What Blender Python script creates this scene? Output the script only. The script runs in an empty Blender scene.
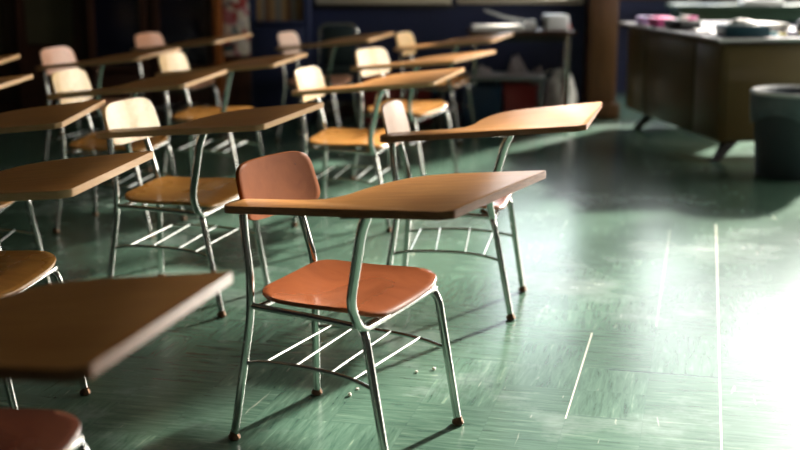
import bpy, bmesh, math, random
from mathutils import Vector, Matrix
random.seed(7)
PI = math.pi
R = math.radians
S = bpy.context.scene
COL = S.collection

# ------------------------------------------------------------------ helpers
def link(o, parent=None):
    COL.objects.link(o)
    if parent is not None:
        o.parent = parent
    return o

def obj(name, bm, mats, parent=None, smooth=True, angle=40):
    bmesh.ops.recalc_face_normals(bm, faces=bm.faces[:])
    me = bpy.data.meshes.new(name)
    bm.to_mesh(me); bm.free()
    if not isinstance(mats, (list, tuple)):
        mats = [mats]
    for m in mats:
        me.materials.append(m)
    if smooth:
        for p in me.polygons:
            p.use_smooth = True
        me.set_sharp_from_angle(angle=R(angle))
    return link(bpy.data.objects.new(name, me), parent)

def tag(o, label, cat, group=None, kind=None):
    o['label'] = label; o['category'] = cat
    if group: o['group'] = group
    if kind: o['kind'] = kind
    return o

def thing(name, label, cat, loc=(0, 0, 0), yaw=0.0, group=None):
    o = bpy.data.objects.new(name, None)
    o.empty_display_size = 0.1
    link(o); o.location = loc; o.rotation_euler = (0, 0, yaw)
    return tag(o, label, cat, group)

def struct(o):
    o['kind'] = 'structure'
    return o

def copy_tree(o, parent=None):
    c = o.copy(); COL.objects.link(c)
    if parent is not None: c.parent = parent
    for ch in list(o.children):
        copy_tree(ch, c)
    return c

def box(bm, lo, hi, bev=0.0, mat=0, seg=2):
    lo = Vector(lo); hi = Vector(hi)
    r = bmesh.ops.create_cube(bm, size=1.0)
    vs = r['verts']
    for v in vs:
        v.co = Vector(((v.co.x + .5) * (hi.x - lo.x) + lo.x, (v.co.y + .5) * (hi.y - lo.y) + lo.y, (v.co.z + .5) * (hi.z - lo.z) + lo.z))
    fs = set(f for v in vs for f in v.link_faces)
    for f in fs: f.material_index = mat
    if bev > 0:
        es = list(set(e for v in vs for e in v.link_edges))
        rr = bmesh.ops.bevel(bm, geom=es, offset=bev, segments=seg, affect='EDGES', profile=.5)
        for f in rr['faces']: f.material_index = mat
    return bm

def B(lo, hi, bev=0.0):
    bm = bmesh.new(); return box(bm, lo, hi, bev)

def smooth_path(pts, n=6):
    P = [Vector(p) for p in pts]
    if len(P) < 3: return P
    out = []
    for i in range(len(P) - 1):
        p0 = P[i - 1] if i > 0 else P[i] * 2 - P[i + 1]
        p1, p2 = P[i], P[i + 1]
        p3 = P[i + 2] if i + 2 < len(P) else P[i + 1] * 2 - P[i]
        for k in range(n):
            t = k / n
            out.append(.5 * ((2 * p1) + (-p0 + p2) * t + (2 * p0 - 5 * p1 + 4 * p2 - p3) * t * t + (-p0 + 3 * p1 - 3 * p2 + p3) * t ** 3))
    out.append(P[-1])
    return out

def fillet_path(pts, rad, n=6):
    P = [Vector(p) for p in pts]
    out = [P[0]]
    for i in range(1, len(P) - 1):
        a, b, c = P[i - 1], P[i], P[i + 1]
        u = (a - b); v = (c - b)
        d = min(rad, u.length * .48, v.length * .48)
        s = b + u.normalized() * d; e = b + v.normalized() * d
        for k in range(n + 1):
            t = k / n
            out.append((1 - t) ** 2 * s + 2 * t * (1 - t) * b + t * t * e)
    out.append(P[-1])
    return out

def tube(bm, path, r, n=12, flat=1.0, cap=True):
    """sweep a round (or flattened) section along a list of points"""
    P = [Vector(p) for p in path]
    rings = []
    t0 = (P[1] - P[0]).normalized()
    up = Vector((0, 0, 1)) if abs(t0.z) < .9 else Vector((0, 1, 0))
    nrm = t0.cross(up).normalized()
    for i, p in enumerate(P):
        if i == 0: t = P[1] - P[0]
        elif i == len(P) - 1: t = P[-1] - P[-2]
        else: t = P[i + 1] - P[i - 1]
        t.normalize()
        nrm = (nrm - t * nrm.dot(t)).normalized()
        bn = t.cross(nrm)
        rr = r(i / (len(P) - 1)) if callable(r) else r
        rings.append([bm.verts.new(p + (nrm * math.cos(2 * PI * k / n) + bn * math.sin(2 * PI * k / n) * flat) * rr) for k in range(n)])
    for a, b in zip(rings, rings[1:]):
        for k in range(n):
            bm.faces.new((a[k], a[(k + 1) % n], b[(k + 1) % n], b[k]))
    if cap:
        bm.faces.new(rings[0][::-1]); bm.faces.new(rings[-1])
    return bm

def T(path, r, n=12, flat=1.0):
    return tube(bmesh.new(), path, r, n, flat)

def lathe(bm, prof, n=20, c=(0, 0, 0), sx=1.0, sy=1.0):
    c = Vector(c); rings = []
    for (r, z) in prof:
        if r < 1e-5:
            rings.append([bm.verts.new(c + Vector((0, 0, z)))])
        else:
            rings.append([bm.verts.new(c + Vector((r * sx * math.cos(2 * PI * k / n), r * sy * math.sin(2 * PI * k / n), z))) for k in range(n)])
    for a, b in zip(rings, rings[1:]):
        for k in range(n):
            k2 = (k + 1) % n
            if len(a) == 1 and len(b) == 1: continue
            if len(a) == 1: bm.faces.new((a[0], b[k2], b[k]))
            elif len(b) == 1: bm.faces.new((a[k], a[k2], b[0]))
            else: bm.faces.new((a[k], a[k2], b[k2], b[k]))
    return bm

def shell(fn, off, m=48, rings=9, n=5.0, edge=(0.0, .5, 1.0)):
    """a moulded sheet: fn(u,v)->point over a rounded square; off = thickness vector function"""
    bm = bmesh.new()
    def uv(a, r):
        c, s = math.cos(a), math.sin(a)
        k = (abs(c) ** n + abs(s) ** n) ** (-1 / n)
        return c * k * r, s * k * r
    def layer(tf):
        c = bm.verts.new(fn(0, 0) + off(0, 0) * tf)
        L = []
        for j in range(1, rings + 1):
            r = (j / rings) ** .8
            L.append([bm.verts.new(fn(*uv(2 * PI * k / m, r)) + off(*uv(2 * PI * k / m, r)) * tf) for k in range(m)])
        for k in range(m):
            bm.faces.new((c, L[0][k], L[0][(k + 1) % m]))
        for a, b in zip(L, L[1:]):
            for k in range(m):
                bm.faces.new((a[k], b[k], b[(k + 1) % m], a[(k + 1) % m]))
        return L[-1]
    top = layer(0.0); bot = layer(1.0)
    mid = []
    for tf, ex in ((.22, 1.012), (.78, 1.012)):
        mid.append([bm.verts.new(fn(*[q * ex for q in uv(2 * PI * k / m, 1)]) + off(*uv(2 * PI * k / m, 1)) * tf) for k in range(m)])
    seq = [top] + mid + [bot]
    for a, b in zip(seq, seq[1:]):
        for k in range(m):
            bm.faces.new((a[k], b[k], b[(k + 1) % m], a[(k + 1) % m]))
    return bm

def slab(outline, zf, th, bev=.0025):
    """a flat board cut to an outline; zf(x,y) is the height of its top face"""
    bm = bmesh.new()
    top = [bm.verts.new((x, y, zf(x, y))) for x, y in outline]
    bot = [bm.verts.new((x, y, zf(x, y) - th)) for x, y in outline]
    ft = bm.faces.new(top); fb = bm.faces.new(bot[::-1])
    ft.material_index = 0; fb.material_index = 1
    n = len(top)
    for k in range(n):
        f = bm.faces.new((top[k], bot[k], bot[(k + 1) % n], top[(k + 1) % n])); f.material_index = 1
    if bev:
        es = [e for e in bm.edges if ft in e.link_faces]
        r = bmesh.ops.bevel(bm, geom=es, offset=bev, segments=2, affect='EDGES', profile=.5)
        for f in r['faces']: f.material_index = 1
    return bm

def round_outline(pts, n=6):
    """pts: (x, y, corner radius)"""
    out = []
    N = len(pts)
    for i in range(N):
        a = Vector(pts[i - 1][:2]); b = Vector(pts[i][:2]); c = Vector(pts[(i + 1) % N][:2])
        rad = pts[i][2]
        if rad <= 0: out.append(tuple(b)); continue
        u = a - b; v = c - b
        d = min(rad, u.length * .49, v.length * .49)
        s = b + u.normalized() * d; e = b + v.normalized() * d
        for k in range(n + 1):
            t = k / n
            out.append(tuple((1 - t) ** 2 * s + 2 * t * (1 - t) * b + t * t * e))
    return out

# ------------------------------------------------------------------ materials
def srgb(r, g, b):
    def c(v):
        v /= 255.0
        return v / 12.92 if v <= .04045 else ((v + .055) / 1.055) ** 2.4
    return (c(r), c(g), c(b), 1.0)

class N:
    def __init__(s, name):
        s.m = bpy.data.materials.new(name); s.m.use_nodes = True
        s.t = s.m.node_tree; s.b = s.t.nodes['Principled BSDF']
    def n(s, typ, **kw):
        o = s.t.nodes.new(typ)
        for k, v in kw.items():
            if k in o.inputs: o.inputs[k].default_value = v
            else: setattr(o, k, v)
        return o
    def l(s, a, b): s.t.links.new(a, b)

def plain(name, col, rough=.5, metal=0.0, var=.12, scale=14.0, bump=0.0, coat=0.0, spec=.5, trans=0.0, alpha=None):
    k = N(name); b = k.b
    tc = k.n('ShaderNodeTexCoord')
    nz = k.n('ShaderNodeTexNoise', Scale=scale, Detail=4.0, Roughness=.6)
    k.l(tc.outputs['Object'], nz.inputs['Vector'])
    cr = k.n('ShaderNodeValToRGB')
    cr.color_ramp.elements[0].position = .3; cr.color_ramp.elements[1].position = .7
    cr.color_ramp.elements[0].color = (col[0] * (1 - var), col[1] * (1 - var), col[2] * (1 - var), 1)
    cr.color_ramp.elements[1].color = (min(1, col[0] * (1 + var)), min(1, col[1] * (1 + var)), min(1, col[2] * (1 + var)), 1)
    k.l(nz.outputs['Fac'], cr.inputs['Fac']); k.l(cr.outputs['Color'], b.inputs['Base Color'])
    b.inputs['Roughness'].default_value = rough; b.inputs['Metallic'].default_value = metal
    b.inputs['Coat Weight'].default_value = coat
    b.inputs['Specular IOR Level'].default_value = spec
    b.inputs['Transmission Weight'].default_value = trans
    if bump:
        bp = k.n('ShaderNodeBump', Strength=bump, Distance=.002)
        k.l(nz.outputs['Fac'], bp.inputs['Height']); k.l(bp.outputs['Normal'], b.inputs['Normal'])
    return k.m

def wood(name, c1, c2, rough=.3, axis=(3, 40, 40), coat=.0, rot=0.0):
    k = N(name); b = k.b
    tc = k.n('ShaderNodeTexCoord')
    mp = k.n('ShaderNodeMapping'); mp.inputs['Scale'].default_value = axis; mp.inputs['Rotation'].default_value = (0, 0, rot)
    k.l(tc.outputs['Object'], mp.inputs['Vector'])
    nz = k.n('ShaderNodeTexNoise', Scale=1.0, Detail=6.0, Roughness=.65, Distortion=.6)
    k.l(mp.outputs['Vector'], nz.inputs['Vector'])
    n2 = k.n('ShaderNodeTexNoise', Scale=5.0, Detail=3.0); k.l(tc.outputs['Object'], n2.inputs['Vector'])
    mx = k.n('ShaderNodeMath', operation='MULTIPLY_ADD'); mx.inputs[1].default_value = .35; k.l(n2.outputs['Fac'], mx.inputs[0]); k.l(nz.outputs['Fac'], mx.inputs[2])
    cr = k.n('ShaderNodeValToRGB')
    cr.color_ramp.elements[0].position = .48; cr.color_ramp.elements[1].position = .85
    cr.color_ramp.elements[0].color = c1; cr.color_ramp.elements[1].color = c2
    k.l(mx.outputs[0], cr.inputs['Fac']); k.l(cr.outputs['Color'], b.inputs['Base Color'])
    b.inputs['Roughness'].default_value = rough; b.inputs['Coat Weight'].default_value = coat
    b.inputs['Coat Roughness'].default_value = .15
    rr = k.n('ShaderNodeMapRange'); rr.inputs['To Min'].default_value = rough * .8; rr.inputs['To Max'].default_value = rough * 1.25
    k.l(n2.outputs['Fac'], rr.inputs['Value']); k.l(rr.outputs['Result'], b.inputs['Roughness'])
    return k.m

M = {}
M['laminate'] = wood('laminate_top', srgb(166, 108, 48), srgb(196, 140, 76), .36, (4, 55, 30))
M['pale_edge'] = wood('pale_ply_edge', srgb(206, 162, 118), srgb(224, 184, 142), .3, (20, 20, 200))
M['edge'] = wood('tablet_edge', srgb(104, 62, 38), srgb(150, 100, 68), .36, (20, 20, 200))
M['brown_shell'] = wood('brown_moulded_shell', srgb(108, 58, 32), srgb(126, 70, 40), .2, (6, 10, 10), coat=.0)
M['salmon_shell'] = wood('salmon_moulded_shell', srgb(196, 138, 108), srgb(212, 158, 126), .3, (6, 10, 10), coat=.2)
M['brown_back'] = wood('brown_moulded_back', srgb(116, 62, 28), srgb(132, 74, 36), .45, (6, 10, 10)); M['brown_back'].node_tree.nodes['Principled BSDF'].inputs['Specular IOR Level'].default_value = .04
M['peach_shell'] = wood('peach_moulded_shell', srgb(228, 190, 168), srgb(238, 206, 186), .3, (6, 10, 10), coat=.2)
M['maple_shell'] = wood('maple_moulded_shell', srgb(216, 176, 114), srgb(234, 198, 140), .3, (6, 30, 30), coat=.25)
M['maple_seat'] = wood('maple_moulded_seat', srgb(160, 108, 46), srgb(188, 134, 66), .27, (6, 30, 30), coat=.25)
M['dark_seat'] = wood('dark_brown_moulded_seat', srgb(92, 48, 32), srgb(110, 60, 40), .26, (6, 10, 10), coat=.25)
M['chrome'] = plain('dull_chrome_tube', (.5, .5, .48, 1), .13, 1.0, .06, 30)
M['rod'] = plain('bright_steel_rod', (.75, .76, .74, 1), .28, 1.0, .05, 30)
M['glide'] = plain('brass_glide', srgb(100, 76, 58), .3, .8, .15, 40)
M['rubber'] = plain('dark_rubber', srgb(38, 32, 28), .7)
M['desk_metal'] = plain('olive_brown_enamel', srgb(88, 74, 40), .38, 0.0, .08, 5)
M['desk_top'] = plain('plum_grey_desk_top', srgb(60, 46, 54), .5, 0.0, .12, 9)
M['trim_metal'] = plain('light_metal_trim', (.72, .72, .7, 1), .35, 1.0)
M['black_metal'] = plain('black_enamel', srgb(24, 22, 20), .4)
M['navy_wall'] = plain('navy_wall_paint', srgb(26, 36, 72), .6, 0, .1, 3)
M['dark_wall'] = plain('dark_wall_paint', srgb(24, 22, 30), .7, 0, .15, 2)
M['upper_wall'] = plain('grey_green_wall_paint', srgb(84, 84, 76), .8, 0, .06, 2)
M['ceiling'] = plain('ceiling_paint', srgb(120, 120, 112), .9, 0, .04, 2)
M['wood_trim'] = wood('brown_wood_trim', srgb(74, 48, 26), srgb(100, 68, 38), .5, (30, 30, 3))
M['dark_wood'] = wood('dark_cabinet_wood', srgb(48, 24, 14), srgb(74, 40, 22), .45, (30, 30, 3))
M['orange_wood'] = wood('orange_cabinet_wood', srgb(120, 62, 20), srgb(156, 88, 34), .4, (30, 30, 3))
M['olive_panel'] = plain('olive_panel_paint', srgb(88, 80, 58), .7, 0, .12, 4)
M['cab_glass'] = plain('dark_cabinet_glass', srgb(14, 14, 30), .12, 0, .3, 6)
M['beige_board'] = plain('beige_board', srgb(196, 186, 164), .6, 0, .06, 6)
M['paper'] = plain('white_paper', srgb(236, 234, 230), .8, 0, .03, 6)
M['white_plastic'] = plain('white_plastic', srgb(228, 228, 230), .4, 0, .04, 6)
M['grey_paint'] = plain('grey_shelf_paint', srgb(128, 132, 134), .5, 0, .1, 8)
M['red_plastic'] = plain('red_plastic', srgb(140, 22, 26), .4, 0, .1, 8)
M['blue_plastic'] = plain('blue_plastic', srgb(24, 58, 96), .4, 0, .15, 8)
M['pink'] = plain('pink_plastic', srgb(226, 96, 160), .5)
M['lilac'] = plain('lilac_plastic', srgb(190, 176, 226), .5)
M['black_plastic'] = plain('black_plastic', srgb(16, 16, 20), .5)
M['teal_plastic'] = plain('dark_teal_plastic', srgb(20, 66, 78), .4)
M['cyan_plastic'] = plain('cyan_plastic', srgb(84, 176, 180), .5)
M['yellow'] = plain('yellow_plastic', srgb(240, 206, 60), .5)
M['purple'] = plain('purple_plastic', srgb(140, 116, 196), .5)
M['green_cab'] = plain('dark_green_enamel', srgb(36, 62, 44), .5, 0, .1, 5)
M['teal_fabric'] = plain('teal_green_vinyl', srgb(14, 34, 36), .5, 0, .15, 12)
M['bin'] = plain('dark_grey_plastic_bin', srgb(60, 68, 76), .45, 0, .1, 8)
M['added_blind'] = plain('added_blind_cloth', srgb(70, 74, 66), .9)
M['grey_paper'] = plain('lilac_grey_paper', srgb(168, 160, 168), .8)
M['crumb'] = plain('chalk_white', srgb(236, 228, 214), .9)
M['bag'] = plain('white_film_bag', srgb(226, 226, 228), .35, 0, .06, 18, bump=.4)
M['liner'] = plain('grey_film_liner', srgb(92, 104, 112), .3, 0, .2, 14, bump=.4)
M['book_tan'] = plain('tan_book_cloth', srgb(150, 118, 78), .8)
M['book_grey'] = plain('grey_book_cloth', srgb(118, 112, 104), .8)
M['book_brown'] = plain('brown_book_cloth', srgb(106, 72, 46), .8)

# collage sheet: a patchwork of small pictures
k = N('picture_collage'); tc = k.n('ShaderNodeTexCoord')
vo = k.n('ShaderNodeTexVoronoi', Scale=15.0, distance='CHEBYCHEV'); k.l(tc.outputs['Object'], vo.inputs['Vector'])
sep = k.n('ShaderNodeSeparateColor'); k.l(vo.outputs['Color'], sep.inputs['Color'])
cr = k.n('ShaderNodeValToRGB'); cr.color_ramp.interpolation = 'CONSTANT'
for i, (p, c) in enumerate([(0, srgb(206, 196, 180)), (.3, srgb(160, 60, 56)), (.42, srgb(190, 182, 176)), (.6, srgb(60, 90, 96)), (.7, srgb(216, 206, 196)), (.85, srgb(176, 110, 120))]):
    e = cr.color_ramp.elements[i] if i < 2 else cr.color_ramp.elements.new(p)
    e.position = p; e.color = c
k.l(sep.outputs[0], cr.inputs['Fac']); k.l(cr.outputs['Color'], k.b.inputs['Base Color']); k.b.inputs['Roughness'].default_value = .6
M['collage'] = k.m
# dark patterned curtain at the far left
k = N('dark_patterned_board'); tc = k.n('ShaderNodeTexCoord')
vo = k.n('ShaderNodeTexVoronoi', Scale=16.0); k.l(tc.outputs['Object'], vo.inputs['Vector'])
cr = k.n('ShaderNodeValToRGB'); cr.color_ramp.elements[0].color = srgb(34, 28, 16); cr.color_ramp.elements[1].color = srgb(74, 56, 36)
k.l(vo.outputs['Distance'], cr.inputs['Fac']); k.l(cr.outputs['Color'], k.b.inputs['Base Color']); k.b.inputs['Roughness'].default_value = .7
M['pattern'] = k.m

# floor: nine inch tiles, streaked, turned 13.6 degrees, waxed
TH = R(13.6); TS = .2286
def floor_material():
    k = N('green_streaked_floor_tile'); b = k.b
    tc = k.n('ShaderNodeTexCoord')
    mp = k.n('ShaderNodeMapping'); mp.inputs['Rotation'].default_value = (0, 0, TH); mp.inputs['Location'].default_value = (.125, .025, 0)
    k.l(tc.outputs['Object'], mp.inputs['Vector'])
    sx = k.n('ShaderNodeSeparateXYZ'); k.l(mp.outputs['Vector'], sx.inputs[0])
    def math_(op, a, bb=None, cc=None):
        o = k.n('ShaderNodeMath', operation=op)
        for i, v in enumerate((a, bb, cc)):
            if v is None: continue
            if isinstance(v, (int, float)): o.inputs[i].default_value = v
            else: k.l(v, o.inputs[i])
        return o.outputs[0]
    u = math_('DIVIDE', sx.outputs['X'], TS); v = math_('DIVIDE', sx.outputs['Y'], TS)
    iu = math_('FLOOR', u); iv = math_('FLOOR', v)
    fu = math_('FRACT', u); fv = math_('FRACT', v)
    cell = k.n('ShaderNodeCombineXYZ'); k.l(iu, cell.inputs[0]); k.l(iv, cell.inputs[1])
    wn = k.n('ShaderNodeTexWhiteNoise', noise_dimensions='2D'); k.l(cell.outputs[0], wn.inputs['Vector'])
    # streak direction alternates tile by tile
    sel = math_('GREATER_THAN', wn.outputs['Value'], .62)
    def streak(sxv, syv):
        m2 = k.n('ShaderNodeMapping'); m2.inputs['Scale'].default_value = (sxv, syv, 1)
        k.l(mp.outputs['Vector'], m2.inputs['Vector'])
        ad = k.n('ShaderNodeVectorMath', operation='ADD'); k.l(m2.outputs['Vector'], ad.inputs[0])
        sc = k.n('ShaderNodeVectorMath', operation='SCALE'); sc.inputs['Scale'].default_value = 37.0
        k.l(cell.outputs[0], sc.inputs[0]); k.l(sc.outputs[0], ad.inputs[1])
        nz = k.n('ShaderNodeTexNoise', Scale=1.0, Detail=5.0, Roughness=.68, Distortion=.5); k.l(ad.outputs[0], nz.inputs['Vector'])
        return nz.outputs['Fac']
    s1 = streak(5, 46); s2 = streak(46, 5)
    mixs = k.n('ShaderNodeMix'); k.l(sel, mixs.inputs[0]); k.l(s1, mixs.inputs[2]); k.l(s2, mixs.inputs[3])
    st = mixs.outputs[0]
    cr = k.n('ShaderNodeValToRGB')
    el = cr.color_ramp.elements
    el[0].position = .26; el[0].color = srgb(40, 68, 56)
    el[1].position = .47; el[1].color = srgb(64, 92, 77)
    e = el.new(.60); e.color = srgb(74, 102, 86)
    e = el.new(.70); e.color = srgb(98, 122, 102)
    e = el.new(.80); e.color = srgb(148, 154, 130)
    k.l(st, cr.inputs['Fac'])
    # tile to tile tone
    hs = k.n('ShaderNodeHueSaturation'); hs.inputs['Saturation'].default_value = .95
    k.l(cr.outputs['Color'], hs.inputs['Color'])
    k.l(math_('MULTIPLY_ADD', wn.outputs['Value'],   .12, .94), hs.inputs['Value'])
    # worn, scuffed lighter patches, strengthened to paint in a whitish reflected haze
    big = k.n('ShaderNodeTexNoise', Scale=1.3, Detail=6.0, Roughness=.7); k.l(mp.outputs['Vector'], big.inputs['Vector'])
    wr = k.n('ShaderNodeMapRange'); wr.inputs['From Min'].default_value = .52; wr.inputs['From Max'].default_value = .75; wr.inputs['To Max'].default_value = .55
    k.l(big.outputs['Fac'], wr.inputs['Value'])
    mw = k.n('ShaderNodeMix', data_type='RGBA'); k.l(wr.outputs['Result'], mw.inputs[0]); k.l(hs.outputs['Color'], mw.inputs[6]); mw.inputs[7].default_value = srgb(150, 160, 156)
    # seams: thin dark lines, here and there a pale worn one along the rows
    du = math_('MINIMUM', fu, math_('SUBTRACT', 1.0, fu)); dv = math_('MINIMUM', fv, math_('SUBTRACT', 1.0, fv))
    seam = math_('LESS_THAN', math_('MINIMUM', du, dv), .006)
    rv_ = math_('ROUND', v); ru = math_('ROUND', u)
    open_ = math_('MULTIPLY', math_('LESS_THAN', dv, .028), math_('MULTIPLY', math_('COMPARE', rv_, 18.0, .1), math_('GREATER_THAN', u, -.6)))
    ms = k.n('ShaderNodeMix', data_type='RGBA'); k.l(math_('MAXIMUM', math_('MULTIPLY', seam, .16), math_('MULTIPLY', open_, .75)), ms.inputs[0]); k.l(mw.outputs[2], ms.inputs[6]); ms.inputs[7].default_value = srgb(40, 62, 66)
    # seams worn pale along parts of four rows
    def worn(row, v0, v1, w, amt):
        q = math_('MULTIPLY', math_('COMPARE', ru, float(row), .1), math_('LESS_THAN', du, w))
        q = math_('MULTIPLY', q, math_('MULTIPLY', math_('GREATER_THAN', v, v0 / TS), math_('LESS_THAN', v, v1 / TS)))
        return math_('MULTIPLY', q, amt)
    pl = math_('MAXIMUM', math_('MAXIMUM', worn(-1, 3.62, 4.52, .0105, .7), worn(0, 4.66, 6.4, .0105, .3)), math_('MAXIMUM', worn(1, 2.0, 6.6, .0125, .75), worn(2, 4.4, 5.2, .011, .5)))
    # scuff marks: thin pale scratches, a few places only
    sm = k.n('ShaderNodeMapping'); sm.inputs['Scale'].default_value = (26, 3.2, 1); sm.inputs['Rotation'].default_value = (0, 0, -.25)
    k.l(mp.outputs['Vector'], sm.inputs['Vector'])
    sn = k.n('ShaderNodeTexNoise', Scale=1.0, Detail=2.0, Distortion=1.2); k.l(sm.outputs['Vector'], sn.inputs['Vector'])
    sr = k.n('ShaderNodeMapRange'); sr.inputs['From Min'].default_value = .70; sr.inputs['From Max'].default_value = .76; sr.inputs['To Max'].default_value = .22
    k.l(sn.outputs['Fac'], sr.inputs['Value'])
    pl = math_('MAXIMUM', pl, sr.outputs['Result'])
    mpale = k.n('ShaderNodeMix', data_type='RGBA'); k.l(pl, mpale.inputs[0]); k.l(ms.outputs[2], mpale.inputs[6]); mpale.inputs[7].default_value = srgb(232, 226, 210)
    k.l(mpale.outputs[2], b.inputs['Base Color'])
    rn = k.n('ShaderNodeMapRange'); rn.inputs['To Min'].default_value = .20; rn.inputs['To Max'].default_value = .31
    k.l(big.outputs['Fac'], rn.inputs['Value']); k.l(rn.outputs['Result'], b.inputs['Roughness'])
    b.inputs['Specular IOR Level'].default_value = .44
    bp = k.n('ShaderNodeBump', Strength=.12, Distance=.001); k.l(st, bp.inputs['Height']); k.l(bp.outputs['Normal'], b.inputs['Normal'])
    return k.m
M['floor'] = floor_material()

# ------------------------------------------------------------------ room shell
XL, XR, YB, YP, YF, ZC = -5.2, 9.2, 12.7, 10.9, -3.0, 6.0   # YB: window wall of the bay, YP: partition left of it
WT = .22
struct(obj('floor', B((XL - .3, YF - .3, -.1), (XR + .3, YB + .3, 0)), M['floor'], smooth=False))
struct(obj('ceiling', B((XL - .3, YF - .3, ZC), (XR + .3, YB + .3, ZC + .1)), M['ceiling'], smooth=False))
struct(obj('wall_left', B((XL - WT, YF - WT, 0), (XL, YB + WT, ZC)), M['dark_wall'], smooth=False))
struct(obj('wall_front', B((XL, YF - WT, 0), (XR, YF, ZC)), M['upper_wall'], smooth=False))

def wall_openings(name, axis, pos, a0, a1, opens, mats, thick):
    """a wall with rectangular openings (a_lo, a_hi, z_lo, z_hi), made of blocks"""
    bm = bmesh.new()
    cols = {}
    for (p, q, z0, z1) in opens: cols.setdefault((p, q), []).append((z0, z1))
    cuts = sorted(cols)
    def blk(p, q, z0, z1):
        if q - p < 1e-4 or z1 - z0 < 1e-4: return
        if axis == 'x': box(bm, (p, pos, z0), (q, pos + thick, z1))
        else: box(bm, (pos, p, z0), (pos + thick, q, z1))
    cur = a0
    for (p, q) in cuts:
        blk(cur, p, 0, ZC); z = 0
        for z0, z1 in sorted(cols[(p, q)]):
            blk(p, q, z, z0); z = z1
        blk(p, q, z, ZC); cur = q
    blk(cur, a1, 0, ZC)
    return struct(obj(name, bm, mats, smooth=False))

# back wall: six tall windows, with unseen blinds added to keep sun off the left (last number: their lower edge)
BACK_WIN = [(.60, 2.10, .98, 5.7, 2.6), (2.50, 3.30, .98, 5.7, 3.2), (3.38, 3.95, .98, 5.7, 3.6), (4.03, 4.70, .98, 5.7, 4.3), (4.78, 5.86, .98, 5.7, 4.15), (5.94, 6.75, .98, 5.7, 5.62), (6.83, 8.20, .98, 5.7, 5.62)]
PART_SUN_GAP = [(.85, 1.56, 1.0, 2.3)]  # unseen opening added to let sun through to the far chairs
RIGHT_WIN = [(4.4, 6.6, 1.0, 4.0), (7.0, 9.2, 1.0, 4.0), (9.6, 11.8, 1.0, 4.0)]
wall_openings('wall_back', 'x', YB, XL, XR, [w[:4] for w in BACK_WIN], M['navy_wall'], WT)
wall_openings('wall_partition', 'x', YP, XL, 1.83, PART_SUN_GAP, M['navy_wall'], .14)
wall_openings('wall_right', 'y', XR, YF, YB + WT, RIGHT_WIN, M['upper_wall'], WT)

wi = 0
def window(axis, pos, w, bars):
    global wi
    wi += 1
    p, q, z0, z1 = w[:4]
    bm = bmesh.new(); f = .05
    def blk(a, b_, c, d, dep=(.08, .13)):
        if axis == 'x': box(bm, (a, pos + dep[0], c), (b_, pos + dep[1], d))
        else: box(bm, (pos + dep[0], a, c), (pos + dep[1], b_, d))
    blk(p, p + f, z0, z1); blk(q - f, q, z0, z1); blk(p + f, q - f, z0, z0 + f); blk(p + f, q - f, z1 - f, z1)
    for i in range(1, bars):
        c = p + (q - p) * i / bars
        blk(c - .02, c + .02, z0 + f, z1 - f)
    zm = z0 + (z1 - z0) * .5
    blk(p + f, q - f, zm - .02, zm + .02, (.085, .125))
    wo = struct(obj('window_%d' % wi, bm, M['white_plastic'], smooth=False))
    if len(w) > 4 and axis == 'x':
        obj('added_blind', B((p + .005, pos + .03, w[4]), (q - .005, pos + .035, z1)), M['added_blind'], wo, smooth=False)  # unseen sheet added to shape where the sun falls
        obj('added_blind_rail', B((p + .005, pos + .02, w[4] - .03), (q - .005, pos + .045, w[4])), M['white_plastic'], wo, smooth=False)
    # the daylight portal of this opening
    L = bpy.data.lights.new('window_portal', 'AREA'); L.shape = 'RECTANGLE'
    L.size = q - p; L.size_y = z1 - z0; L.energy = 1.0
    L.cycles.is_portal = True
    o = link(bpy.data.objects.new('window_portal', L))
    if axis == 'x':
        o.location = ((p + q) / 2, pos + WT + .01, (z0 + z1) / 2); o.rotation_euler = (R(-90), 0, 0)
    else:
        o.location = (pos + WT + .01, (p + q) / 2, (z0 + z1) / 2); o.rotation_euler = (R(90), 0, R(90))
for w in BACK_WIN: window('x', YB, w, 2)
for w in RIGHT_WIN: window('y', XR, w, 2)

# wall finish strips along the back
struct(obj('trim_1', B((1.60, 10.66, 0), (1.84, 11.06, ZC), .006), M['wood_trim']))          # wooden pilaster at the partition's end
struct(obj('trim_2', B((1.57, 10.60, 0), (1.87, 10.66, .13), .006), M['wood_trim']))
struct(obj('trim_3', B((.5, YB - .06, .93), (8.9, YB + .06, .975), .008), M['wood_trim']))  # window ledge
struct(obj('trim_5', B((.49, 10.84, .955), (1.57, YP + .1, 1.0), .004), M['beige_board']))   # ledge of the added opening
struct(obj('baseboard_back', B((-.75, 10.87, 0), (1.57, YP, .12), .004), M['dark_wood']))

# ------------------------------------------------------------------ tablet arm chairs
def plane3(a, b, c):
    a, b, c = Vector(a), Vector(b), Vector(c)
    n = (b - a).cross(c - a)
    return lambda x, y: a.z - (n.x * (x - a.x) + n.y * (y - a.y)) / n.z
ZT = plane3((-.26, -.255, .700), (.491, -.373, .783), (.518, .113, .810))

def tablet_outline():
    inner = smooth_path([(.03, -.198, 0), (.062, -.15, 0), (.075, -.07, 0), (.105, .02, 0), (.16, .088, 0), (.245, .112, 0), (.33, .115, 0)], 5)
    pts = round_outline([(-.285, -.155, .05), (.0, -.205, .02)], 5)
    out = []
    # start at the rear, run along the inner edge, round the front, back along the outer edge
    rear = round_outline([(.40, -.372, 0), (-.288, -.252, .07), (-.288, -.158, .05), (-.02, -.205, 0)], 7)
    out += rear[1:-1]
    out += [(-.03, -.204)]
    out += [(p.x, p.y) for p in inner]
    front = round_outline([(.40, .116, 0), (.530, .115, .006), (.500, -.366, .008), (.470, -.381, .010), (.30, -.348, 0)], 4)
    out += front[1:-1]
    return out

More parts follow.
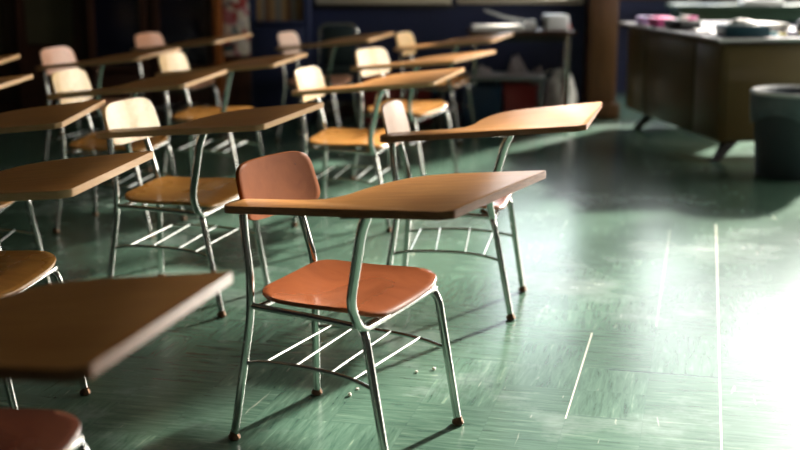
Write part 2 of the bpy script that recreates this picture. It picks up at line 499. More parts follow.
def make_chair():
    root = thing('tablet_arm_chair', 'x', 'chair', (0, 0, 0), 0)
    C, K = M['chrome'], M['glide']
    # seat: moulded, dished, rolled front edge
    def seat_pt(u, v):
        x = -.024 + .208 * u
        hw = .197 + .010 * u
        y = .0 + hw * v
        z = .446 + .006 * u + .013 * v - .012 * math.exp(-((u + .2) / .5) ** 2) * (1 - .7 * v * v)
        z += .008 * abs(v) ** 3
        z -= .016 * max(0, u - .5) ** 2 / .25 * (1 - .5 * max(0, v))
        z += .014 * max(0, -u - .5) ** 2 / .25
        return Vector((x, y, z))
    st = obj('seat', shell(seat_pt, lambda u, v: Vector((0, 0, -.013)), 64, 10, 5.4), M['brown_shell'], root, angle=50)
    # backrest: curved ply panel
    def back_pt(u, v):
        y = .014 + (.186 - .008 * v) * u - .006 * v
        x = -.284 + .018 * u * u - .020 * v
        z = .715 + .083 * v
        return Vector((x, y, z))
    bk = obj('backrest', shell(back_pt, lambda u, v: Vector((-.011, .004 * u, 0)), 64, 9, 5.0), M['brown_shell'], root, angle=50)
    # writing tablet
    obj('writing_tablet', slab(tablet_outline(), ZT, .021), [M['laminate'], M['edge']], root, angle=30)
    r = .0122
    def glide(leg, x, y):
        obj('glide', lathe(bmesh.new(), [(0, 0), (.013, .0), (.0185, .006), (.0175, .013), (.0135, .018), (.0125, .026), (0, .026)], 16, (x, y, 0)), K, leg)
    # rear legs
    lg = obj('leg', T(smooth_path([(-.285, -.217, .012), (-.256, -.212, .18), (-.228, -.206, .36), (-.224, -.204, .425)], 6), r), C, root); glide(lg, -.285, -.217)
    lg = obj('leg', T(smooth_path([(-.285, .217, .012), (-.266, .187, .18), (-.247, .157, .36), (-.246, .152, .425)], 6), r), C, root); glide(lg, -.285, .217)
    # front legs, bent over under the seat
    lg = obj('leg', T(fillet_path([(.225, -.211, .012), (.150, -.203, .392), (.10, -.17, .412)], .03), r), C, root); glide(lg, .225, -.211)
    lg = obj('leg', T(fillet_path([(.224, .209, .012), (.160, .190, .418), (.06, .15, .424)], .05, 8), r), C, root); glide(lg, .224, .209)
    # posts that carry on up to the back and the tablet
    pr = obj('back_post', T(smooth_path([(-.224, -.204, .42), (-.226, -.203, .50), (-.238, -.203, .60), (-.243, -.203, ZT(-.243, -.203) - .02)], 6), r), C, root)
    br = bmesh.new()
    box(br, (-.262, -.236, ZT(-.24, -.2) - .030), (-.222, -.176, ZT(-.24, -.2) - .0215), .003)
    tube(br, [(-.243, -.203, .665), (-.262, -.168, .668)], .009, 10)
    obj('bracket', br, M['edge'], pr)
    obj('back_post', T(smooth_path([(-.246, .152, .42), (-.248, .148, .48), (-.268, .138, .57), (-.288, .128, .66), (-.300, .122, .76)], 6), r), C, root)
    # frame under the seat
    fr = bmesh.new()
    tube(fr, [(-.225, -.204, .408), (-.03, -.204, .405), (.143, -.204, .398)], .0095, 12)
    tube(fr, [(-.246, .153, .408), (-.03, .168, .412), (.140, .182, .416)], .0095, 12)
    tube(fr, [(-.20, -.20, .406), (-.215, .15, .406)], .009, 12)
    obj('seat_frame', fr, C, root)
    # tablet support: one flattened tube from the front rail up to the tablet
    zt = ZT(.215, -.285) - .030
    sp = fillet_path([(.152, .185, .420), (.150, -.225, .396), (.140, -.258, .475), (.200, -.296, .69), (.222, -.303, ZT(.222, -.303) - .022)], .035, 8)
    mp_ = [(x_, y_) for x_, y_ in ((.16, -.335), (.29, -.335), (.29, -.25), (.16, -.25))]
    obj('mount_plate', slab(mp_, lambda x_, y_: ZT(x_, y_) - .0212, .003, 0), C, root, smooth=False)
    obj('tablet_support', T(sp, .0145, 14, .82), C, root)
    # book rack: two bowed rails and four rods
    def rail(pts): return smooth_path(pts, 6)
    ra = rail([(-.248, -.211, .236), (-.17, -.206, .25), (-.02, -.204, .255), (.10, -.204, .248), (.180, -.206, .230)])
    rb = rail([(-.262, .182, .238), (-.17, .187, .252), (-.02, .192, .258), (.10, .196, .252), (.192, .199, .236)])
    rack = bpy.data.objects.new('book_rack', None); link(rack, root); rack.empty_display_size = .05
    obj('rail', T(ra, .0062, 10), C, rack); obj('rail', T(rb, .0062, 10), C, rack)
    for f0, f1 in ((.26, .17), (.45, .36), (.64, .55), (.83, .76)):
        a = ra[int(f0 * (len(ra) - 1))]; b_ = rb[int(f1 * (len(rb) - 1))]
        obj('rod', T([a + Vector((0, 0, .004)), b_ + Vector((0, 0, .004))], .003, 8), M['rod'], rack)
    return root

proto = make_chair()

def set_mat(root, seat, back, pale):
    for ch in root.children:
        n = ch.name.split('.')[0]
        if n in ('seat', 'backrest'):
            s = ch.material_slots[0]; s.link = 'OBJECT'; s.material = M[seat] if n == 'seat' else M[back]
        if n == 'writing_tablet' and pale:
            s = ch.material_slots[1]; s.link = 'OBJECT'; s.material = M['pale_edge']

G = 'tablet arm chairs in rows'
CHAIRS = [
 (-.125, 3.459, -29.7, 'brown_shell', 'brown_back', 'brown tablet arm chair in sharp focus at front, whole chair in view'),
 (.249, 4.877, -11.8, 'brown_shell', 'peach_shell', 'pale pink backed tablet arm chair just behind the sharp brown chair at front'),
 (-.834, 4.938, -19.3, 'maple_seat', 'maple_shell', 'maple tablet arm chair left of the sharp brown chair, bright book rack rods in view'),
 (-.21, 6.436, -16.7, 'maple_seat', 'maple_shell', 'cream backed tablet arm chair next behind the maple chair with bright rack rods'),
 (.06, 7.73, -30.2, 'maple_seat', 'maple_shell', 'peach cream backed tablet arm chair, middle of three blurred tablets before the supply table'),
 (.300, 9.372, -19.3, 'maple_seat', 'maple_shell', 'small cream backed tablet arm chair, farthest one, nearest the supply table'),
 (-1.265, 3.626, -11.2, 'maple_seat', 'maple_shell', 'tan seated tablet arm chair at left, second from the camera, dark tablet with cream edge'),
 (-1.705, 4.87, -1.9, 'maple_seat', 'maple_shell', 'tablet arm chair cut off at the left border, third dark tablet from the camera'),
 (-.846, 2.236, -14.8, 'dark_seat', 'brown_shell', 'dark brown tablet arm chair at the lower left corner, nearest to the camera'),
 (-1.408, 6.301, -12.8, 'maple_seat', 'maple_shell', 'yellow backed tablet arm chair at left, in front of the small pink brown backrest'),
 (-1.084, 7.404, -14.7, 'maple_seat', 'maple_shell', 'tilted pale yellow backed tablet arm chair in front of the dark wooden cabinet base'),
 (-1.612, 9.286, -21.1, 'salmon_shell', 'salmon_shell', 'small salmon brown backed tablet arm chair before the dark glass cabinet'),
 (-1.898, 7.844, -17.1, 'salmon_shell', 'salmon_shell', 'pink brown backed tablet arm chair at left, below the olive panel'),
 (-.58, 9.423, -17.9, 'salmon_shell', 'peach_shell', 'pale peach backed tablet arm chair before the navy bookcase, right of the picture collage'),
 (-2.306, 5.989, -6.7, 'maple_seat', 'maple_shell', 'tablet arm chair at left border showing only a tablet edge, lower of two'),
 (-2.727, 7.169, -2.1, 'maple_seat', 'maple_shell', 'tablet arm chair at left border showing only a tablet edge, upper of two'),
]
for i, (x, y, a, sm, bmt, lab) in enumerate(CHAIRS):
    o = proto if i == 0 else copy_tree(proto)
    o.location = (x, y, 0); o.rotation_euler = (0, 0, R(a))
    o['label'] = lab; o['group'] = G
    set_mat(o, sm, bmt, i > 1 and i != 8)

# crumbs on the floor round the front chair
def crumb(x, y, s, seed, lab):
    rnd = random.Random(seed)
    bm = bmesh.new(); bmesh.ops.create_icosphere(bm, subdivisions=2, radius=s)
    ax = (rnd.uniform(.8, 1.3), rnd.uniform(.8, 1.2), rnd.uniform(.6, .85))
    for v in bm.verts:
        v.co = Vector((v.co.x * ax[0], v.co.y * ax[1], v.co.z * ax[2])) * rnd.uniform(.86, 1.12)
    zmin = min(v.co.z for v in bm.verts)
    for v in bm.verts: v.co.z -= zmin
    o = obj('chalk_crumb', bm, M['crumb']); o.location = (x, y, 0)
    tag(o, lab, 'crumb', 'chalk crumbs by the front chair')
for a in [(-.160, 3.775, .0075, 1, 'largest white crumb on the floor under the front chair'),
          (-.138, 3.835, .0045, 2, 'tiny white crumb just behind the largest crumb under the chair'),
          (.055, 4.00, .006, 3, 'flat white crumb left of the front chair outer leg'),
          (.115, 4.03, .0075, 4, 'pale crumb next to the front chair outer leg glide'),
          (-.28, 4.09, .005, 5, 'small crumb behind the near rear leg of the front chair')]:
    crumb(*a)

# ------------------------------------------------------------------ teacher's desk
DA = R(98.4)
def teacher_desk():
    # local x runs along the long modesty panel away from the camera; local y to the left of it
    t = thing('teacher_desk', 'olive brown metal pedestal desk with plum grey top and splayed dark feet', 'desk', (2.14, 8.33, 0), DA)
    Ln, W, z0, z1 = 1.95, 1.02, .135, .79
    for a, b_ in ((0, .48), (1.46, Ln)):
        obj('pedestal', B((a, -W, z0), (b_, 0, z1), .012), M['desk_metal'], t)
    obj('modesty_panel', B((.48, -.03, z0), (1.46, -.004, z1), .004), M['desk_metal'], t)
    obj('drawer', B((.50, -W + .02, .60), (1.44, -.05, z1), .004), M['desk_metal'], t)
    for a, b_ in ((.02, .46), (.48, 1.46), (1.48, 1.93)):
        obj('panel', B((a, -.004, z0 + .02), (b_, .008, z1 - .03), .006), M['desk_metal'], t)
    obj('end_panel', B((-.008, -W + .03, z0 + .02), (.004, -.03, z1 - .03), .006), M['desk_metal'], t)
    bm = bmesh.new(); box(bm, (-.06, -W - .04, .80), (Ln + .06, .05, .83), .006)
    tp = obj('desk_top', bm, M['desk_top'], t)
    bm = bmesh.new(); box(bm, (-.07, -W - .05, .812), (Ln + .07, -W - .04, .832), .002); box(bm, (-.07, .05, .812), (Ln + .07, .06, .832), .002)
    box(bm, (-.07, -W - .04, .812), (-.06, .05, .832), .002); box(bm, (Ln + .06, -W - .04, .812), (Ln + .07, .05, .832), .002)
    obj('edge_trim', bm, M['trim_metal'], tp)
    for x, y, sx, sy in ((.07, -.12, -1, 1), (.07, -W + .12, -1, -1), (Ln - .35, -.12, 1, 1), (Ln - .07, -W + .10, 1, -1)):
        bm = bmesh.new()
        top = Vector((x, y, .145)); bot = Vector((x + .045 * sx, y + .13 * sy, 0))
        rings = []
        for p, h in ((top, .045), (bot, .024)):
            rings.append([bm.verts.new(p + Vector((dx * h, dy * h, 0))) for dx, dy in ((-1, -1), (1, -1), (1, 1), (-1, 1))])
        for i in range(4): bm.faces.new((rings[0][i], rings[0][(i + 1) % 4], rings[1][(i + 1) % 4], rings[1][i]))
        bm.faces.new(rings[0][::-1]); bm.faces.new(rings[1])
        bmesh.ops.bevel(bm, geom=bm.edges[:], offset=.004, segments=2, affect='EDGES')
        obj('leg', bm, M['black_metal'], t)
    return t
teacher_desk()
DZ = .831
CA, SA = math.cos(DA), math.sin(DA)
def dl(x, y):     # desk-local to world
    return (2.14 + CA * x - SA * y, 8.33 + SA * x + CA * y)

# things on the desk
def on_desk(name, bm, m, lab, cat, x, y, yaw=0.0, group=None, z=DZ):
    o = obj(name, bm, m); wx, wy = dl(x, y); o.location = (wx, wy, z); o.rotation_euler = (0, 0, DA + yaw)
    return tag(o, lab, cat, group)
def holder(name, lab, cat, x, y, yaw=0.0, group=None, z=DZ):
    wx, wy = dl(x, y); return thing(name, lab, cat, (wx, wy, z), DA + yaw, group)

# teal tray of tissues near the front edge
t = holder('tissue_tray', 'dark teal open tray piled with white tissue at the near edge of the desk', 'tray', .22, -.20, R(-8))
bm = bmesh.new(); box(bm, (-.13, -.17, 0), (.13, .13, .012), .004)
for lo, hi in (((-.13, -.17, .012), (-.118, .13, .075)), ((.118, -.17, .012), (.13, .13, .075)), ((-.118, -.17, .012), (.118, -.158, .075)), ((-.118, .118, .012), (.118, .13, .075))):
    box(bm, lo, hi, .002)
obj('tray', bm, M['teal_plastic'], t)
def crumple(rx, ry, rz, seed, sub=4, rough=.22):
    rnd = random.Random(seed)
    bm = bmesh.new(); bmesh.ops.create_icosphere(bm, subdivisions=sub, radius=1.0)
    ds = [(Vector((rnd.gauss(0, 1), rnd.gauss(0, 1), rnd.gauss(0, 1))).normalized(), rnd.uniform(3, 9), rnd.uniform(0, 6)) for _ in range(9)]
    for v in bm.verts:
        n = v.co.normalized(); h = 0
        for d, f, p in ds: h += abs(math.sin(n.dot(d) * f + p)) / 9
        s = 1 + rough * 2 * (h - .62)
        v.co = Vector((n.x * rx * s, n.y * ry * s, max(n.z * s, -.55) * rz))
    zm = min(v.co.z for v in bm.verts)
    for v in bm.verts: v.co.z -= zm
    return bm
tis = crumple(.105, .115, .06, 11); bmesh.ops.translate(tis, verts=tis.verts, vec=(0, -.02, .02))
obj('tissue', tis, M['paper'], t)
# heap of papers beyond the tray
pp = [(.58, -.20, .24, .20, 5, 'wide white paper sheet lying flat on the desk beyond the tissue tray'),
      (.79, -.40, .22, .16, -8, 'white paper sheet stacked crookedly behind the wide sheet on the desk'),
      (.44, .0, .12, .08, 6, 'small white slip of paper near the left edge of the desk')]
for j, (x, y, a, b_, yw, lab) in enumerate(pp):
    bm = bmesh.new()
    n = 8
    vs = [[bm.verts.new(((i / n - .5) * a, (q / n - .5) * b_, .004 + .016 * math.sin(i / n * PI) * (q / n) + .01 * j)) for q in range(n + 1)] for i in range(n + 1)]
    for i in range(n):
        for q in range(n): bm.faces.new((vs[i][q], vs[i + 1][q], vs[i + 1][q + 1], vs[i][q + 1]))
    ex = bmesh.ops.extrude_face_region(bm, geom=bm.faces[:])
    for v in ex['geom']:
        if isinstance(v, bmesh.types.BMVert): v.co.z -= .003
    on_desk('paper_sheet', bm, M['paper'], lab, 'paper', x, y, R(yw), 'papers on the desk')
# white folded stack
bm = bmesh.new()
for q in range(7): box(bm, (-.15 + random.uniform(-.01, .01), -.11 + random.uniform(-.01, .01), q * .008), (.15, .11, q * .008 + .0075))
on_desk('paper_stack', bm, M['paper'], 'stack of white paper in the middle of the desk behind the tissue tray', 'paper', .78, -.62, R(12))
# black bag-like object with pale cards
t = holder('pencil_case', 'black open pencil case holding a white and a pink card on the desk', 'case', 1.02, -.10, R(10))
bm = bmesh.new(); box(bm, (-.12, -.10, 0), (.12, .10, .07), .025, seg=4)
obj('case_body', bm, M['black_plastic'], t)
obj('card', B((-.03, -.05, .05), (-.01, .04, .10), .004), M['paper'], t)
obj('card', B((-.06, -.09, .05), (-.045, -.02, .095), .004), M['pink'], t)
t = holder('pink_box', 'small pink plastic box with rounded lid between the black case and the tape roll', 'box', 1.36, -.06, R(4))
obj('box_base', B((-.09, -.075, 0), (.09, .075, .05), .012), M['pink'], t)
obj('lid', B((-.094, -.079, .05), (.094, .079, .07), .009), M['pink'], t)
t = holder('roll_of_tape', 'lilac and white tape roll at the far left desk corner', 'tape', 1.72, -.06)
obj('roll', lathe(bmesh.new(), [(.03, 0), (.07, 0), (.075, .01), (.075, .05), (.07, .06), (.03, .06), (.03, 0)], 24), M['lilac'], t)
obj('core', lathe(bmesh.new(), [(.022, 0.002), (.029, .002), (.029, .058), (.022, .058), (.022, .002)], 20), M['paper'], t)
# colourful markers along the near end of the desk
mk = [('cyan_plastic', .20, -.42, 8, 'cyan marker right of the tissue tray on the desk'), ('yellow', .17, -.49, -14, 'yellow marker right of the cyan one on the desk'),
      ('black_plastic', .12, -.55, 70, 'black marker lying across the near desk edge'), ('purple', .24, -.60, -8, 'purple marker on the desk between two yellow ones'),
      ('yellow', .18, -.70, 50, 'yellow marker farthest right on the near desk edge')]
for (m, x, y, yw, lab) in mk:
    t = holder('marker_pen', lab, 'marker', x, y, R(yw), 'markers on the desk')
    bm = T([(-.06, 0, .012), (.035, 0, .012)], .012, 12); obj('barrel', bm, M[m], t)
    bm = T([(.036, 0, .012), (.08, 0, .012)], .0125, 12); obj('cap', bm, M[m], t)
t = holder('brimmed_hat', 'dark hat with a pale brim at the right border of the photo on the desk', 'hat', .60, -.92)
obj('crown', lathe(bmesh.new(), [(.12, 0), (.125, .03), (.11, .075), (.06, .10), (0, .108)], 24), M['black_plastic'], t)
obj('brim', B((-.20, -.10, 0), (-.09, .10, .012), .005), M['paper'], t)

# waste bin
t = thing('waste_bin', 'dark grey round waste bin with film liner over its white rim, beside the desk', 'bin', (2.50, 7.82, 0), 0)
bm = lathe(bmesh.new(), [(0, 0), (.235, 0), (.243, .01), (.272, .50), (.285, .51), (.285, .525), (.270, .525), (.262, .50), (.230, .02), (0, .02)], 40)
obj('bin_body', bm, M['bin'], t)
bm = bmesh.new(); n = 48; rnd = random.Random(3); rings = []
ph = [rnd.uniform(0, 6) for _ in range(6)]
for r_, z, w in ((.262, .50, .0), (.282, .530, .002), (.294, .520, .003), (.293, .47, .005), (.290, .41, .007), (.281, .37, .008)):
    ring = []
    for q in range(n):
        a = 2 * PI * q / n
        d = w * (math.sin(a * 5 + ph[0]) + math.sin(a * 9 + ph[1]) * .6)
        zz = z + (w * 5 * math.sin(a * 3 + ph[2]) if z < .4 else 0)
        ring.append(bm.verts.new(((r_ + abs(d) * .6) * math.cos(a), (r_ + abs(d) * .6) * math.sin(a), zz)))
    rings.append(ring)
for a, b_ in zip(rings, rings[1:]):
    for q in range(n): bm.faces.new((a[q], a[(q + 1) % n], b_[(q + 1) % n], b_[q]))
ln = obj('liner', bm, M['liner'], t)
bm = bmesh.new(); tube(bm, [(.284 * math.cos(2 * PI * q / 48), .284 * math.sin(2 * PI * q / 48),   .532) for q in range(49)], .014, 8, cap=False)
obj('rim', bm, M['white_plastic'], t)

# dark green cabinet behind the desk with a sheet on it
t = thing('side_table', 'dark green long table under the navy wall behind the teacher desk', 'table', (0, 0, 0))
obj('table_top', B((2.62, 11.95, .845), (5.0, 12.5, .90), .006), M['green_cab'], t)
obj('apron', B((2.66, 11.99, .75), (4.96, 12.46, .845), .004), M['green_cab'], t)
for x, y in ((2.70, 12.02), (2.70, 12.43), (4.92, 12.02), (4.92, 12.43)):
    obj('leg', B((x - .025, y - .025, 0), (x + .025, y + .025, .75), .004), M['green_cab'], t)
bm = bmesh.new(); box(bm, (-.19, -.10, 0), (.19, .10, .05), .004)
o = obj('paper_ream', bm, M['paper']); o.location = (3.45, 12.12, .90); tag(o, 'white ream of paper lying on the dark green side table', 'paper')

# ------------------------------------------------------------------ back of the room, right of centre
# supply table
t = thing('supply_table', 'narrow dark topped table with thin steel legs by the navy wall', 'table', (0, 0, 0))
obj('table_top', B((.55, 10.02, .745), (1.40, 10.42, .775), .005), M['dark_wood'], t)
obj('apron', B((.60, 10.06, .69), (1.36, 10.38, .745), .003), M['black_metal'], t)
for x, y in ((1.345, 10.07), (1.365, 10.37), (.60, 10.07), (.60, 10.37)):
    obj('leg', T([(x, y, 0), (x, y, .745)], .019, 12), M['chrome'], t)
TZ = .775
bm = bmesh.new(); box(bm, (-.09, -.1, 0), (.09, .1, .125), .016, seg=3)
t = thing('projector', 'small white boxy projector on the right end of the supply table', 'projector', (1.25, 10.18, TZ), R(6))
obj('casing', bm, M['white_plastic'], t)
bm = lathe(bmesh.new(), [(.03, 0), (.034, .004), (.034, .02), (.02, .022), (0, .02)], 18)
for v in bm.verts: v.co = Vector((-.09 - v.co.z, v.co.x, v.co.y + .06))
obj('lens', bm, M['black_plastic'], t)
t = thing('white_mug', 'white mug lying beside the projector on the supply table', 'mug', (1.04, 10.13, TZ))
bm = lathe(bmesh.new(), [(0, 0), (.035, 0), (.04, .005), (.042, .085), (.038, .085), (.036, .01), (0, .008)], 20)
for v in bm.verts: v.co = Vector((v.co.z - .04, v.co.x, v.co.y + .042))
obj('cup', bm, M['white_plastic'], t)
bm = T([(-.02, -.042, .042), (-.02, -.066, .046), (.02, -.066, .046), (.025, -.042, .042)], .006, 8); obj('handle', bm, M['white_plastic'], t)
bm = bmesh.new()
for q in range(6): box(bm, (-.2 + random.uniform(-.012, .012), -.1, q * .007), (.2 + random.uniform(-.012, .012), .1, q * .007 + .0065))
o = obj('paper_stack', bm, M['paper']); o.location = (.785, 10.15, TZ); tag(o, 'spread stack of white papers on the supply table', 'paper')
t = thing('paper_cutter_arm', 'pale grey lever rising slantwise over the papers on the supply table', 'tool', (.86, 10.34, TZ), 0)
obj('lever', T([(.22, 0, .055), (.02, 0, .085), (-.17, 0, .15)], lambda u: .014 + .004 * u, 10, .7), M['grey_paint'], t)
obj('base', B((-.16, -.05, 0), (.26, .05, .03), .006), M['grey_paint'], t)
obj('hinge', T([(.22, -.03, .03), (.22, -.03, .07), (.22, .03, .07)], .012, 8), M['grey_paint'], t)
o = obj('eraser', B((-.05, -.03, 0), (.05, .03, .035), .008), M['red_plastic']); o.location = (1.35, 10.35, TZ); o.rotation_euler[2] = R(20); tag(o, 'dark red eraser on the right corner of the supply table', 'eraser')

# low grey shelf bench with crumpled things
t = thing('low_bench', 'low grey shelf bench under the supply table', 'bench', (0, 0, 0))
obj('bench_top', B((.30, 9.98, .385), (1.17, 10.46, .415), .005), M['grey_paint'], t)
for x, y in ((.34, 10.42), (.34, 10.02), (1.13, 10.42), (1.13, 10.02)):
    obj('leg', T([(x, y, 0), (x, y, .385)], .013, 10), M['grey_paint'], t)
def crumpled_sheet(rx, ry, h, seed):
    rnd = random.Random(seed); bm = bmesh.new(); n = 14
    pk = [(rnd.uniform(-.6, .6), rnd.uniform(-.6, .6), rnd.uniform(.4, 1.0), rnd.uniform(.3, .5)) for _ in range(5)]
    def hz(u, v):
        z = max(k_ * max(0, 1 - math.hypot(u - p, v - q) / w_) for p, q, k_, w_ in pk)
        return h * (z + .06 * (1 - max(abs(u), abs(v)))) + .002
    top = [[bm.verts.new(((i / n * 2 - 1) * rx + rnd.uniform(-.004, .004), (j / n * 2 - 1) * ry + rnd.uniform(-.004, .004), hz(i / n * 2 - 1, j / n * 2 - 1) + .002)) for j in range(n + 1)] for i in range(n + 1)]
    bot = [[bm.verts.new((t_.co.x, t_.co.y, max(0, t_.co.z - .004))) for t_ in row] for row in top]
    for i in range(n):
        for j in range(n):
            bm.faces.new((top[i][j], top[i + 1][j], top[i + 1][j + 1], top[i][j + 1])); bm.faces.new((bot[i][j], bot[i][j + 1], bot[i + 1][j + 1], bot[i + 1][j]))
    for i in range(n):
        for A, Bq in (((i, 0), (i + 1, 0)), ((i, n), (i + 1, n)), ((0, i), (0, i + 1)), ((n, i), (n, i + 1))):
            bm.faces.new((top[A[0]][A[1]], top[Bq[0]][Bq[1]], bot[Bq[0]][Bq[1]], bot[A[0]][A[1]]))
    return bm
for x, y, a, b_, c, sd, lab in [(.70, 10.17, .13, .12, .09, 21, 'lower heap of crumpled grey paper on the low bench'), (.965, 10.17, .11, .12, .20, 24, 'tall pointed heap of crumpled grey paper on the low bench'), (1.125, 10.2, .04, .08, .08, 27, 'little crumple of paper at the right end of the low bench')]:
    o = obj('crumpled_paper', crumpled_sheet(a, b_, c, sd), M['grey_paper'], angle=20); o.location = (x, y, .415)
    tag(o, lab, 'paper', 'crumpled papers on the low bench')
def tub(name, x0, x1, y0, y1, h, m, lab):
    t = thing(name, lab, 'tub', ((x0 + x1) / 2, (y0 + y1) / 2, 0)); w = (x1 - x0) / 2; d = (y1 - y0) / 2
    bm = bmesh.new(); th = .008
    box(bm, (-w, -d, 0), (w, d, th), .002)
    for lo, hi in (((-w, -d, th), (-w + th, d, h)), ((w - th, -d, th), (w, d, h)), ((-w + th, -d, th), (w - th, -d + th, h)), ((-w + th, d - th, th), (w - th, d, h))): box(bm, lo, hi, .002)
    obj('tub_body', bm, M[m], t)
    bm = bmesh.new(); tube(bm, [(-w, -d, h), (w, -d, h), (w, d, h), (-w, d, h), (-w, -d, h)], .009, 8)
    obj('rim', bm, M[m], t)
tub('storage_tub', .50, .82, 10.04, 10.40, .33, 'blue_plastic', 'dark blue storage tub under the low bench')
tub('storage_tub', .84, 1.10, 10.04, 10.40, .34, 'red_plastic', 'dark red storage tub under the low bench')
tub('storage_tub', -.30, .26, 10.35, 10.75, .36, 'red_plastic', 'dark red storage tub behind the chair legs, left of the bench')
# white bag standing by the table leg
t = thing('plastic_bag', 'white plastic bag slumped beside the table leg near the navy wall', 'bag', (1.36, 10.62, 0))
obj('bag_body', crumple(.135, .11, .27, 31, 4, .3), M['bag'], t)
bm = T(smooth_path([(-.16, .0, .34), (-.12, -.03, .40), (.0, -.04, .42), (.06, .0, .40)], 6), .012, 8, .5); obj('handle', bm, M['bag'], t)

# beige board on the wall with a dark tray
t = thing('wall_board', 'long beige board mounted on the wall above a dark ledge', 'board', (0, 0, 0))
obj('board_face', B((-.72, 10.84, .955), (.44, 10.87, 2.2), .004), M['beige_board'], t)
obj('frame', B((-.76, 10.85, .92), (.47, 10.90, .955), .004), M['black_metal'], t)

# teal chair with a bent tube frame
t = thing('vinyl_chair', 'dark teal chair with bent steel tube frame against the dark wall', 'chair', (-.50, 10.32, 0), R(4))
obj('backrest', B((-.13, .17, .46), (.13, .20, .78), .012), M['teal_fabric'], t)
obj('seat', B((-.17, -.2, .42), (.17, .17, .46), .014), M['teal_fabric'], t)
bm = T(fillet_path([(-.17, .2, .0), (-.155, .205, .80), (.155, .205, .80), (.17, .2, .0)], .07, 8), .012, 10); obj('back_frame', bm, M['chrome'], t)
for s in (-1, 1): obj('leg', T([(s * .15, -.17, .42), (s * .17, -.2, 0)], .011, 10), M['chrome'], t)

# navy bookcase with books
t = thing('bookcase', 'navy bookcase with a ledge of books right of the picture collage', 'bookcase', (0, 0, 0))
bm = bmesh.new()
box(bm, (-1.24, 10.48, 0), (-1.20, 10.88, 1.9)); box(bm, (-.80, 10.48, 0), (-.76, 10.88, 1.9)); box(bm, (-1.20, 10.84, 0), (-.80, 10.88, 1.9))
obj('carcass', bm, M['navy_wall'], t, smooth=False)
for z in (.05, .42, .80, 1.3, 1.86): obj('shelf', B((-1.20, 10.46 if z == .80 else 10.5, z), (-.80, 10.84, z + .03), .002), M['navy_wall'], t)
obj('door', B((-1.20, 10.47, .08), (-.80, 10.49, .78), .003), M['navy_wall'], t)
x = -1.19; j = 0; bl = ['tan spined book first from the left on the bookcase ledge', 'grey book second from the left on the bookcase ledge', 'brown book third from the left on the bookcase ledge', 'tan book fourth from the left on the bookcase ledge', 'wide grey book in the middle of the bookcase ledge', 'tan book just right of the wide grey one on the ledge', 'brown book third from the right on the bookcase ledge', 'grey book second from the right on the bookcase ledge', 'tan book at the right end of the bookcase ledge']
bm_ = ['book_tan', 'book_grey', 'book_brown', 'book_tan', 'book_grey', 'book_tan', 'book_brown', 'book_grey', 'book_tan']
for w, h in ((.035, .22), (.03, .25), (.042, .23), (.036, .26), (.055, .24), (.04, .22), (.036, .25), (.045, .21), (.04, .24)):
    t = thing('book', bl[j], 'book', (x + w / 2, 10.60, .83), 0, 'books on the bookcase ledge')
    obj('cover', B((-w / 2, -.08, 0), (w / 2, .08, h), .003), M[bm_[j]], t)
    obj('pages', B((-w / 2 + .004, -.076, h), (w / 2 - .004, .07, h + .002)), M['paper'], t)
    x += w + .0015; j += 1

# collage panel on the side of the big cabinet
t = thing('picture_collage', 'tall panel of pasted pictures beside the orange wood post', 'collage', (0, 0, 0))
obj('sheet', B((-1.46, 10.46, .55), (-1.25, 10.475, 1.9), .002), M['collage'], t)
obj('backing', B((-1.47, 10.475, .12), (-1.245, 10.50, 1.92), .002), M['dark_wood'], t)

# big glass fronted cabinet
t = thing('glass_cabinet', 'tall dark wooden cabinet with two glass doors and an orange wood edge post', 'cabinet', (0, 0, 0))
obj('carcass', B((-2.62, 10.5, 0), (-1.52, 10.88, 2.3), .004), M['dark_wood'], t)
obj('post', B((-1.54, 10.40, 0), (-1.475, 10.5, 2.3), .004), M['orange_wood'], t)
for a, b_ in ((-2.58, -2.10), (-2.04, -1.56)):
    bm = bmesh.new(); f = .05
    box(bm, (a, 10.46, .42), (a + f, 10.5, 2.2)); box(bm, (b_ - f, 10.46, .42), (b_, 10.5, 2.2)); box(bm, (a + f, 10.46, .42), (b_ - f, 10.5, .47)); box(bm, (a + f, 10.46, 2.15), (b_ - f, 10.5, 2.2))
    d = obj('door', bm, M['dark_wood'], t, smooth=False)
    obj('pane', B((a + f, 10.475, .47), (b_ - f, 10.485, 2.15)), M['cab_glass'], d, smooth=False)
    obj('handle', T([(b_ - .025, 10.45, 1.2), (b_ - .025, 10.45, 1.3)], .008, 8), M['glide'], d)
for a, b_ in ((-2.58, -2.10), (-2.04, -1.56)): obj('drawer_front', B((a, 10.46, .08), (b_, 10.5, .39), .006), M['dark_wood'], t)

# olive notice panel and dark board at far left
t = thing('olive_panel', 'plain olive panel in a dark frame at the left of the glass cabinet', 'board', (0, 0, 0))
obj('panel_face', B((-3.15, 10.62, .63), (-2.74, 10.66, 2.1), .003), M['olive_panel'], t)
bm = bmesh.new(); box(bm, (-3.22, 10.6, 0), (-3.15, 10.88, 2.2)); box(bm, (-2.74, 10.6, 0), (-2.66, 10.88, 2.2)); box(bm, (-3.15, 10.6, 0), (-2.74, 10.88, .62)); box(bm, (-3.15, 10.66, .62), (-2.74, 10.88, 2.2))
obj('frame', bm, M['dark_wood'], t, smooth=False)
t = thing('patterned_board', 'dark patterned board at the far left of the back wall', 'board', (0, 0, 0))
obj('board_face', B((-3.72, 10.66, .55), (-3.36, 10.69, 2.1), .003), M['pattern'], t)
obj('frame', B((-3.80, 10.69, 0), (-3.26, 10.88, 2.2), .004), M['dark_wood'], t)
struct(obj('trim_4', B((XL, 10.80, 0), (-3.80, YP, 2.4)), M['dark_wood'], smooth=False))

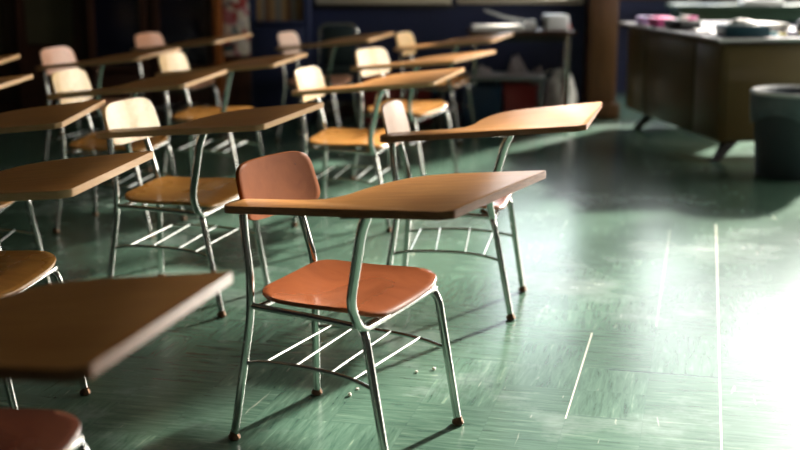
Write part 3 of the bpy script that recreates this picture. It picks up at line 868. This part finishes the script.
# ------------------------------------------------------------------ light
W = bpy.data.worlds.new('daylight'); S.world = W; W.use_nodes = True
nt = W.node_tree; bg = nt.nodes['Background']
tcw = nt.nodes.new('ShaderNodeTexCoord')
dot = nt.nodes.new('ShaderNodeVectorMath'); dot.operation = 'DOT_PRODUCT'; dot.inputs[1].default_value = (.93, .30, .2)
nt.links.new(tcw.outputs['Generated'], dot.inputs[0])
mr = nt.nodes.new('ShaderNodeMapRange'); mr.inputs['From Min'].default_value = .5; mr.inputs['From Max'].default_value = 1.0
mr.inputs['To Min'].default_value = 5.6; mr.inputs['To Max'].default_value = 14.0
nt.links.new(dot.outputs['Value'], mr.inputs['Value']); nt.links.new(mr.outputs['Result'], bg.inputs['Strength'])
cr = nt.nodes.new('ShaderNodeValToRGB')
nt.links.new(dot.outputs['Value'], cr.inputs['Fac'])
cr.color_ramp.elements[0].position = .3; cr.color_ramp.elements[0].color = (.78, .89, 1.0, 1)
cr.color_ramp.elements[1].position = .85; cr.color_ramp.elements[1].color = (1.0, .93, .82, 1)
nt.links.new(cr.outputs['Color'], bg.inputs['Color'])
L = bpy.data.lights.new('sun', 'SUN'); L.energy = 30.0; L.angle = R(3.0); L.color = (1.0, .92, .82)
sun = link(bpy.data.objects.new('sun', L))
az, el = R(35), R(23)
d = Vector((-math.sin(az) * math.cos(el), -math.cos(az) * math.cos(el), -math.sin(el)))
sun.rotation_euler = d.to_track_quat('-Z', 'Y').to_euler(); sun.location = (6, 14, 6)

# ------------------------------------------------------------------ camera
cam = bpy.data.cameras.new('camera'); cam.sensor_width = 36.0; cam.lens = 1250.0 / 800 * 36.0
cam.clip_start = .05
co = link(bpy.data.objects.new('camera', cam)); co.location = (0, 0, 1.377); co.rotation_euler = (R(90 - 12.25), 0, 0)
cam.dof.use_dof = True; cam.dof.focus_distance = 3.75; cam.dof.aperture_fstop = 1.8
S.camera = co
S.view_settings.view_transform = 'Standard'; S.view_settings.look = 'None'; S.view_settings.gamma = 1.0
S.view_settings.use_curve_mapping = False
S.view_settings.exposure = 0.38
S.cycles.use_denoising = True
S.cycles.sample_clamp_indirect = 6.0
